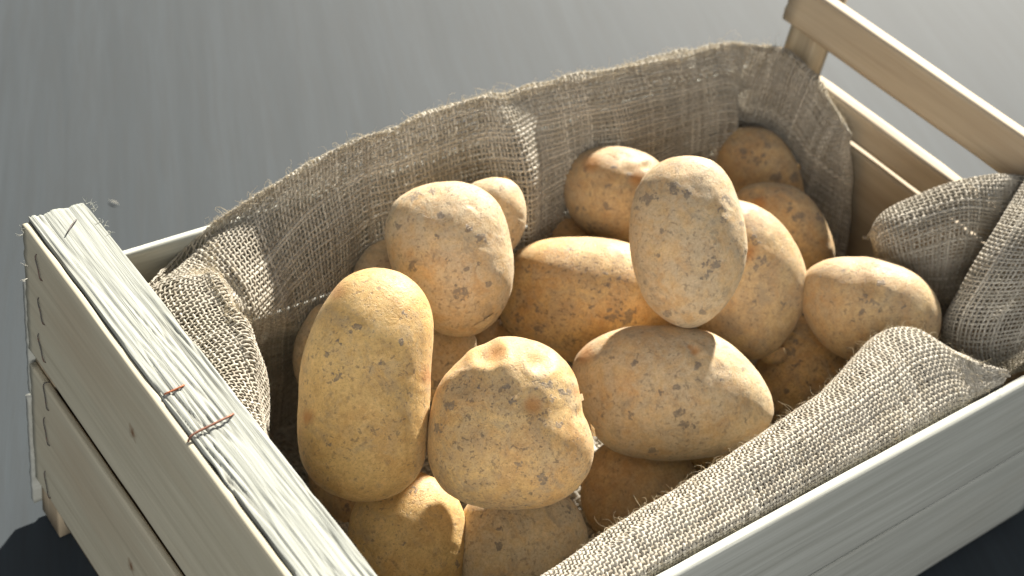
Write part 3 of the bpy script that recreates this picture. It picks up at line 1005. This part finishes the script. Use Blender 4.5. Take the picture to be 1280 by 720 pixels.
def sag(p, X, Y):
    d = np.stack([X - p['c'][0], Y - p['c'][1]], -1)
    th = np.arctan2(d[..., 1], d[..., 0])
    rho = np.hypot(d[..., 0], d[..., 1]) / np.interp(th, p['g'], p['r'])
    s = np.where(rho < 1, np.sqrt(np.maximum(0, 1 - rho ** 2)), -1)
    return s


left = list(POT)
while left:
    for k in left:
        if all(q in done for q in order_in[k]):
            break
    else:
        raise RuntimeError('cycle ' + str(left))
    p = POT[k]
    h0 = hit(*p['c'], 2, p['z'])
    D = float((RW.T @ (h0 - CAM))[2] * -1)
    X, Y = np.meshgrid(np.arange(p['pts'][:, 0].min(), p['pts'][:, 0].max(), 3), np.arange(p['pts'][:, 1].min(), p['pts'][:, 1].max(), 3))
    sb = sag(p, X, Y)
    why = None
    for q in order_in[k]:
        A = POT[q]
        sa = sag(A, X, Y)
        m = (sa > 0) & (sb > 0)
        if m.any():
            g_ = (A['half'] * sa + p['half'] * sb)[m].max() * PXM * 0.98
            if A['D'] + g_ > D:
                D = A['D'] + g_; why = q
    p['D'] = D
    w_ = at(*p['c'], D)
    print('POT', k, 'D %.3f' % D, 'pos', w_.round(3), 'pushed by', why)
    done.append(k)
    left.remove(k)

VD = RW  # columns: camera axes in the world
camx, camy, camz = RW[:, 0], RW[:, 1], RW[:, 2]

import bmesh
_bm = bmesh.new()
bmesh.ops.create_icosphere(_bm, subdivisions=6, radius=1.0)
ICO6 = (np.array([v.co[:] for v in _bm.verts]), np.array([[v.index for v in f.verts] for f in _bm.faces]))
_bm.free()
_bm = bmesh.new()
bmesh.ops.create_icosphere(_bm, subdivisions=5, radius=1.0)
ICO5 = (np.array([v.co[:] for v in _bm.verts]), np.array([[v.index for v in f.verts] for f in _bm.faces]))
_bm.free()

FINE = {'P2', 'P6', 'P8', 'P11'}
for pi, (k, p) in enumerate(POT.items()):
    V0, F0 = ICO6 if k in FINE else ICO5
    # V0: x,y in the view plane, z towards the viewer
    th = np.arctan2(-V0[:, 1], V0[:, 0])         # image angle (v grows downwards)
    rho = np.hypot(V0[:, 0], V0[:, 1])
    rr = np.interp(th, p['g'], p['r'])
    # blend radius to an even value towards the poles so the front stays smooth
    X = rho * rr * np.cos(th); Yp = rho * rr * np.sin(th)
    Zp = V0[:, 2] * p['half']
    # back half is a little different from the front: not a mirror image
    Q = np.stack([X, -Yp, Zp], 1)
    nr = Q / (np.linalg.norm(Q, axis=1)[:, None] + 1e-9)
    # unevenness
    sd2 = 13.7 * (pi + 1)
    dsp = np.zeros(len(Q))
    amp_l = 1.1 if k != 'P6' else 2.4
    for i in range(len(Q)):
        q = Q[i]
        dsp[i] = amp_l * mn.noise(Vector((q[0] / 38 + sd2, q[1] / 38, q[2] / 38))) * (0.35 + abs(nr[i][2])) \
            + 0.55 * mn.noise(Vector((q[0] / 13, q[1] / 13 + sd2, q[2] / 13))) \
            + 0.16 * mn.noise(Vector((q[0] / 4.5, q[1] / 4.5, q[2] / 4.5 + sd2)))
    px = p['c'][0] + X; py = p['c'][1] + Yp
    front = np.clip(V0[:, 2] * 4 + 0.6, 0, 1)
    for (u, v, r, dep) in p['dents']:
        d2 = ((px - u) ** 2 + (py - v) ** 2) / (r * r)
        dsp -= dep * np.exp(-d2) * front
        dsp += dep * 0.28 * np.exp(-((np.sqrt(d2) - 1.6) / 0.45) ** 2) * front
    for (u, v, r, dep) in p['bumps']:
        d2 = ((px - u) ** 2 + (py - v) ** 2) / (r * r)
        dsp += dep * np.exp(-d2) * front
    er = np.random.default_rng(100 + pi)
    for _ in range(7):
        a_e, r_e = er.uniform(0, 2 * math.pi), math.sqrt(er.uniform(0.02, 0.75))
        rr_e = float(np.interp((a_e + math.pi) % (2 * math.pi) - math.pi, p['g'], p['r'])) * r_e
        ue, ve = p['c'][0] + rr_e * math.cos(a_e), p['c'][1] + rr_e * math.sin(a_e)
        s_e, ang_e, dep_e = er.uniform(2.0, 4.5), er.normal(0, .5), er.uniform(.5, 1.5)
        dx_, dy_ = px - ue, py - ve
        lx_, ly_ = dx_ * math.cos(ang_e) + dy_ * math.sin(ang_e), -dx_ * math.sin(ang_e) + dy_ * math.cos(ang_e)
        e2 = (lx_ / (s_e * 1.8)) ** 2 + (ly_ / s_e) ** 2
        dsp -= dep_e * np.exp(-e2) * front
        dsp += dep_e * .55 * np.exp(-(lx_ / (s_e * 2.2)) ** 2 - ((ly_ - s_e * 1.5) / (s_e * .8)) ** 2) * front
    soil = np.zeros(len(Q)); rus = np.zeros(len(Q))
    extra = []
    for _ in range(4):
        a_e, r_e = er.uniform(0, 2 * math.pi), math.sqrt(er.uniform(0.0, 0.8))
        rr_e = float(np.interp((a_e + math.pi) % (2 * math.pi) - math.pi, p['g'], p['r'])) * r_e
        extra.append((p['c'][0] + rr_e * math.cos(a_e), p['c'][1] + rr_e * math.sin(a_e), er.uniform(3, 8)))
    for (u, v, r) in list(p['soil']) + extra:
        d2 = ((px - u) ** 2 + ((py - v) * 1.15) ** 2) / (r * r)
        soil = np.maximum(soil, np.exp(-1.1 * d2) * front * 0.85)
    for (u, v, r) in p['russet']:
        d2 = ((px - u) ** 2 + (py - v) ** 2) / (r * r)
        rus = np.maximum(rus, np.exp(-0.8 * d2) * front)
    Q = Q + nr * dsp[:, None]
    s = p['D'] / F
    # view basis turned to face along this potato's own ray
    dray = ray(*p['c']); dray = dray / np.linalg.norm(dray)
    ez = -dray
    ex = camx - ez * camx.dot(ez); ex /= np.linalg.norm(ex)
    ey = np.cross(ez, ex)
    # off-axis stretch so that the outline lands on the photographed one
    cw = camv(*p['c']) / F
    kx = s * math.sqrt(1 + cw[0] ** 2); ky = s * math.sqrt(1 + cw[1] ** 2)
    Wp = (Q[:, 0] * kx)[:, None] * ex + (Q[:, 1] * ky)[:, None] * ey + (Q[:, 2] * s)[:, None] * ez
    ctr = at(*p['c'], p['D'])
    o = mesh_obj('potato', Wp, F0, M_pot[p['skin']], None, True, {'soil': soil, 'russet': rus})
    o.location = Vector(ctr)
    o['label'] = p['label']
    o['category'] = 'potato'
    o['group'] = 'potatoes heaped in the crate'
    p['obj'] = o


# little parts on potatoes ------------------------------------------------
def lump(name, key, u, v, dz, rx, ry, rz, mat, seed, label=None, amp=.25):
    """small irregular knob standing at a pixel of the potato's skin; sizes in px"""
    p = POT[key]
    V0, F0 = ICO5[0], ICO5[1]
    _b2 = bmesh.new(); bmesh.ops.create_icosphere(_b2, subdivisions=3, radius=1.0)
    V0 = np.array([v_.co[:] for v_ in _b2.verts]); F0 = np.array([[v_.index for v_ in f.verts] for f in _b2.faces]); _b2.free()
    s = p['D'] / F
    Q = V0 * np.array([rx, ry, rz])
    nz = np.array([mn.noise(Vector(tuple(q_ / 2.6 + seed))) for q_ in V0 * 3])
    Q = Q * (1 + amp * nz)[:, None]
    sg = float(sag(p, np.array([u]), np.array([v]))[0])
    D = p['D'] - (max(sg, 0) * p['half'] + dz) * s
    ctr = at(u, v, D)
    Wp = (Q[:, 0] * s)[:, None] * camx + (Q[:, 1] * s)[:, None] * camy + (Q[:, 2] * s)[:, None] * camz
    n_ = len(V0)
    o = mesh_obj(name, Wp, F0, mat, p['obj'], True, {'soil': np.full(n_, .0), 'russet': np.full(n_, .3)})
    o.location = Vector(ctr) - p['obj'].location
    if label:
        o['label'] = label
    return o


def flake(key, pts, mat, lift=1.5, thick=.5):
    """curled scrap of skin: outline of px points (u, v, height px above the skin)"""
    p = POT[key]
    s = p['D'] / F
    top = []
    for (u, v, hgt) in pts:
        sg = float(sag(p, np.array([u]), np.array([v]))[0])
        D = p['D'] - (max(sg, 0) * p['half'] + hgt) * s
        top.append(at(u, v, D))
    top = np.array(top)
    bot = top - camz * thick * s
    n_ = len(top)
    V = np.concatenate([top, bot])
    Fs = [list(range(n_)), list(range(2 * n_ - 1, n_ - 1, -1))] + [[i, i + n_, (i + 1) % n_ + n_, (i + 1) % n_] for i in range(n_)]
    o = mesh_obj('skin_flake', V - np.array(p['obj'].location), Fs, mat, p['obj'], False, {'soil': np.zeros(2 * n_), 'russet': np.full(2 * n_, .2)})
    return o


lump('sprout', 'P12', 966, 441, -9, 19, 14, 17, M_pot[3], 3.3, 'stubby dark knob at the lower end')
lump('sprout', 'P14', 994, 209, -4, 7, 7, 7, M_pot[2], 1.3, 'pale sprout on the right shoulder')
flake('P2', [(592, 408, 1), (598, 412, 4), (606, 409, 6), (613, 403, 7), (621, 396, 5), (617, 392, 3), (608, 398, 2), (600, 403, 1)], M_pot[1])
flake('P3', [(619, 228, 1), (622, 222, 3), (632, 220, 4), (639, 225, 3), (637, 229, 1), (628, 226, 1)], M_pot[3])
flake('P8', [(893, 254, 1), (899, 252, 2), (906, 262, 2.5), (909, 270, 2), (903, 268, 1.5), (897, 262, 1)], M_pot[3])
flake('P8', [(889, 268, 1), (897, 268, 2), (905, 276, 3), (904, 283, 2.5), (897, 279, 2)], M_pot[3])
flake('P6', [(722, 493, 0), (728, 492, 2), (730, 500, 3), (724, 503, 1)], M_pot[2])
flake('P6', [(738, 529, 0), (743, 535, 3), (745, 546, 3), (740, 544, 0)], M_pot[2])

# splinters on the rail's edge and a chip on the floor ---------------------
VV, FF, off = [], [], 0
for (u, v) in [(112, 254), (115, 258), (119, 259), (128, 276), (131, 281), (134, 286), (108, 252), (29, 290), (27, 284), (137, 290), (36, 330), (35, 345)] * 3:
    p0 = hit(u - 1, v, 2, 0) - np.array([0, 0, .002])
    d = np.array([.9, .5, .5]) + rng.normal(0, .8, 3)
    if u < 60:
        d = np.array([-.7, -.2, .4]) + rng.normal(0, .5, 3)
    d /= np.linalg.norm(d)
    pts = [p0]
    for _ in range(6):
        d = d + rng.normal(0, .35, 3); d /= np.linalg.norm(d)
        pts.append(pts[-1] + d * .0009)
    V, Fq = tube_geo(pts, .00022 * np.linspace(1, .4, 7), 4)
    VV.append(V); FF.append(Fq + off); off += len(V)
sp_ = mesh_obj('splinter', np.concatenate(VV) - np.array(crate_off), np.concatenate(FF), M_rail, crate, True)
sp_['kind'] = 'stuff'

pc = hit(143, 253, 2, Z_FL + .0012)
V, Fq = tube_geo(smooth_path([(-.0028, .0045, 0), (-.001, .001, .0008), (.001, -.002, .0008), (.0022, -.004, 0)], 10), [.0001, .0003, .0004, .0005, .0005, .0005, .0004, .0003, .0002, .0001], 6)
ch = mesh_obj('wood_chip', V, Fq, M_chip, None, True)
ch.location = Vector(pc)
ch['label'] = 'tiny pale wood chip lying on the grey floor behind the crate corner'
ch['category'] = 'wood chip'
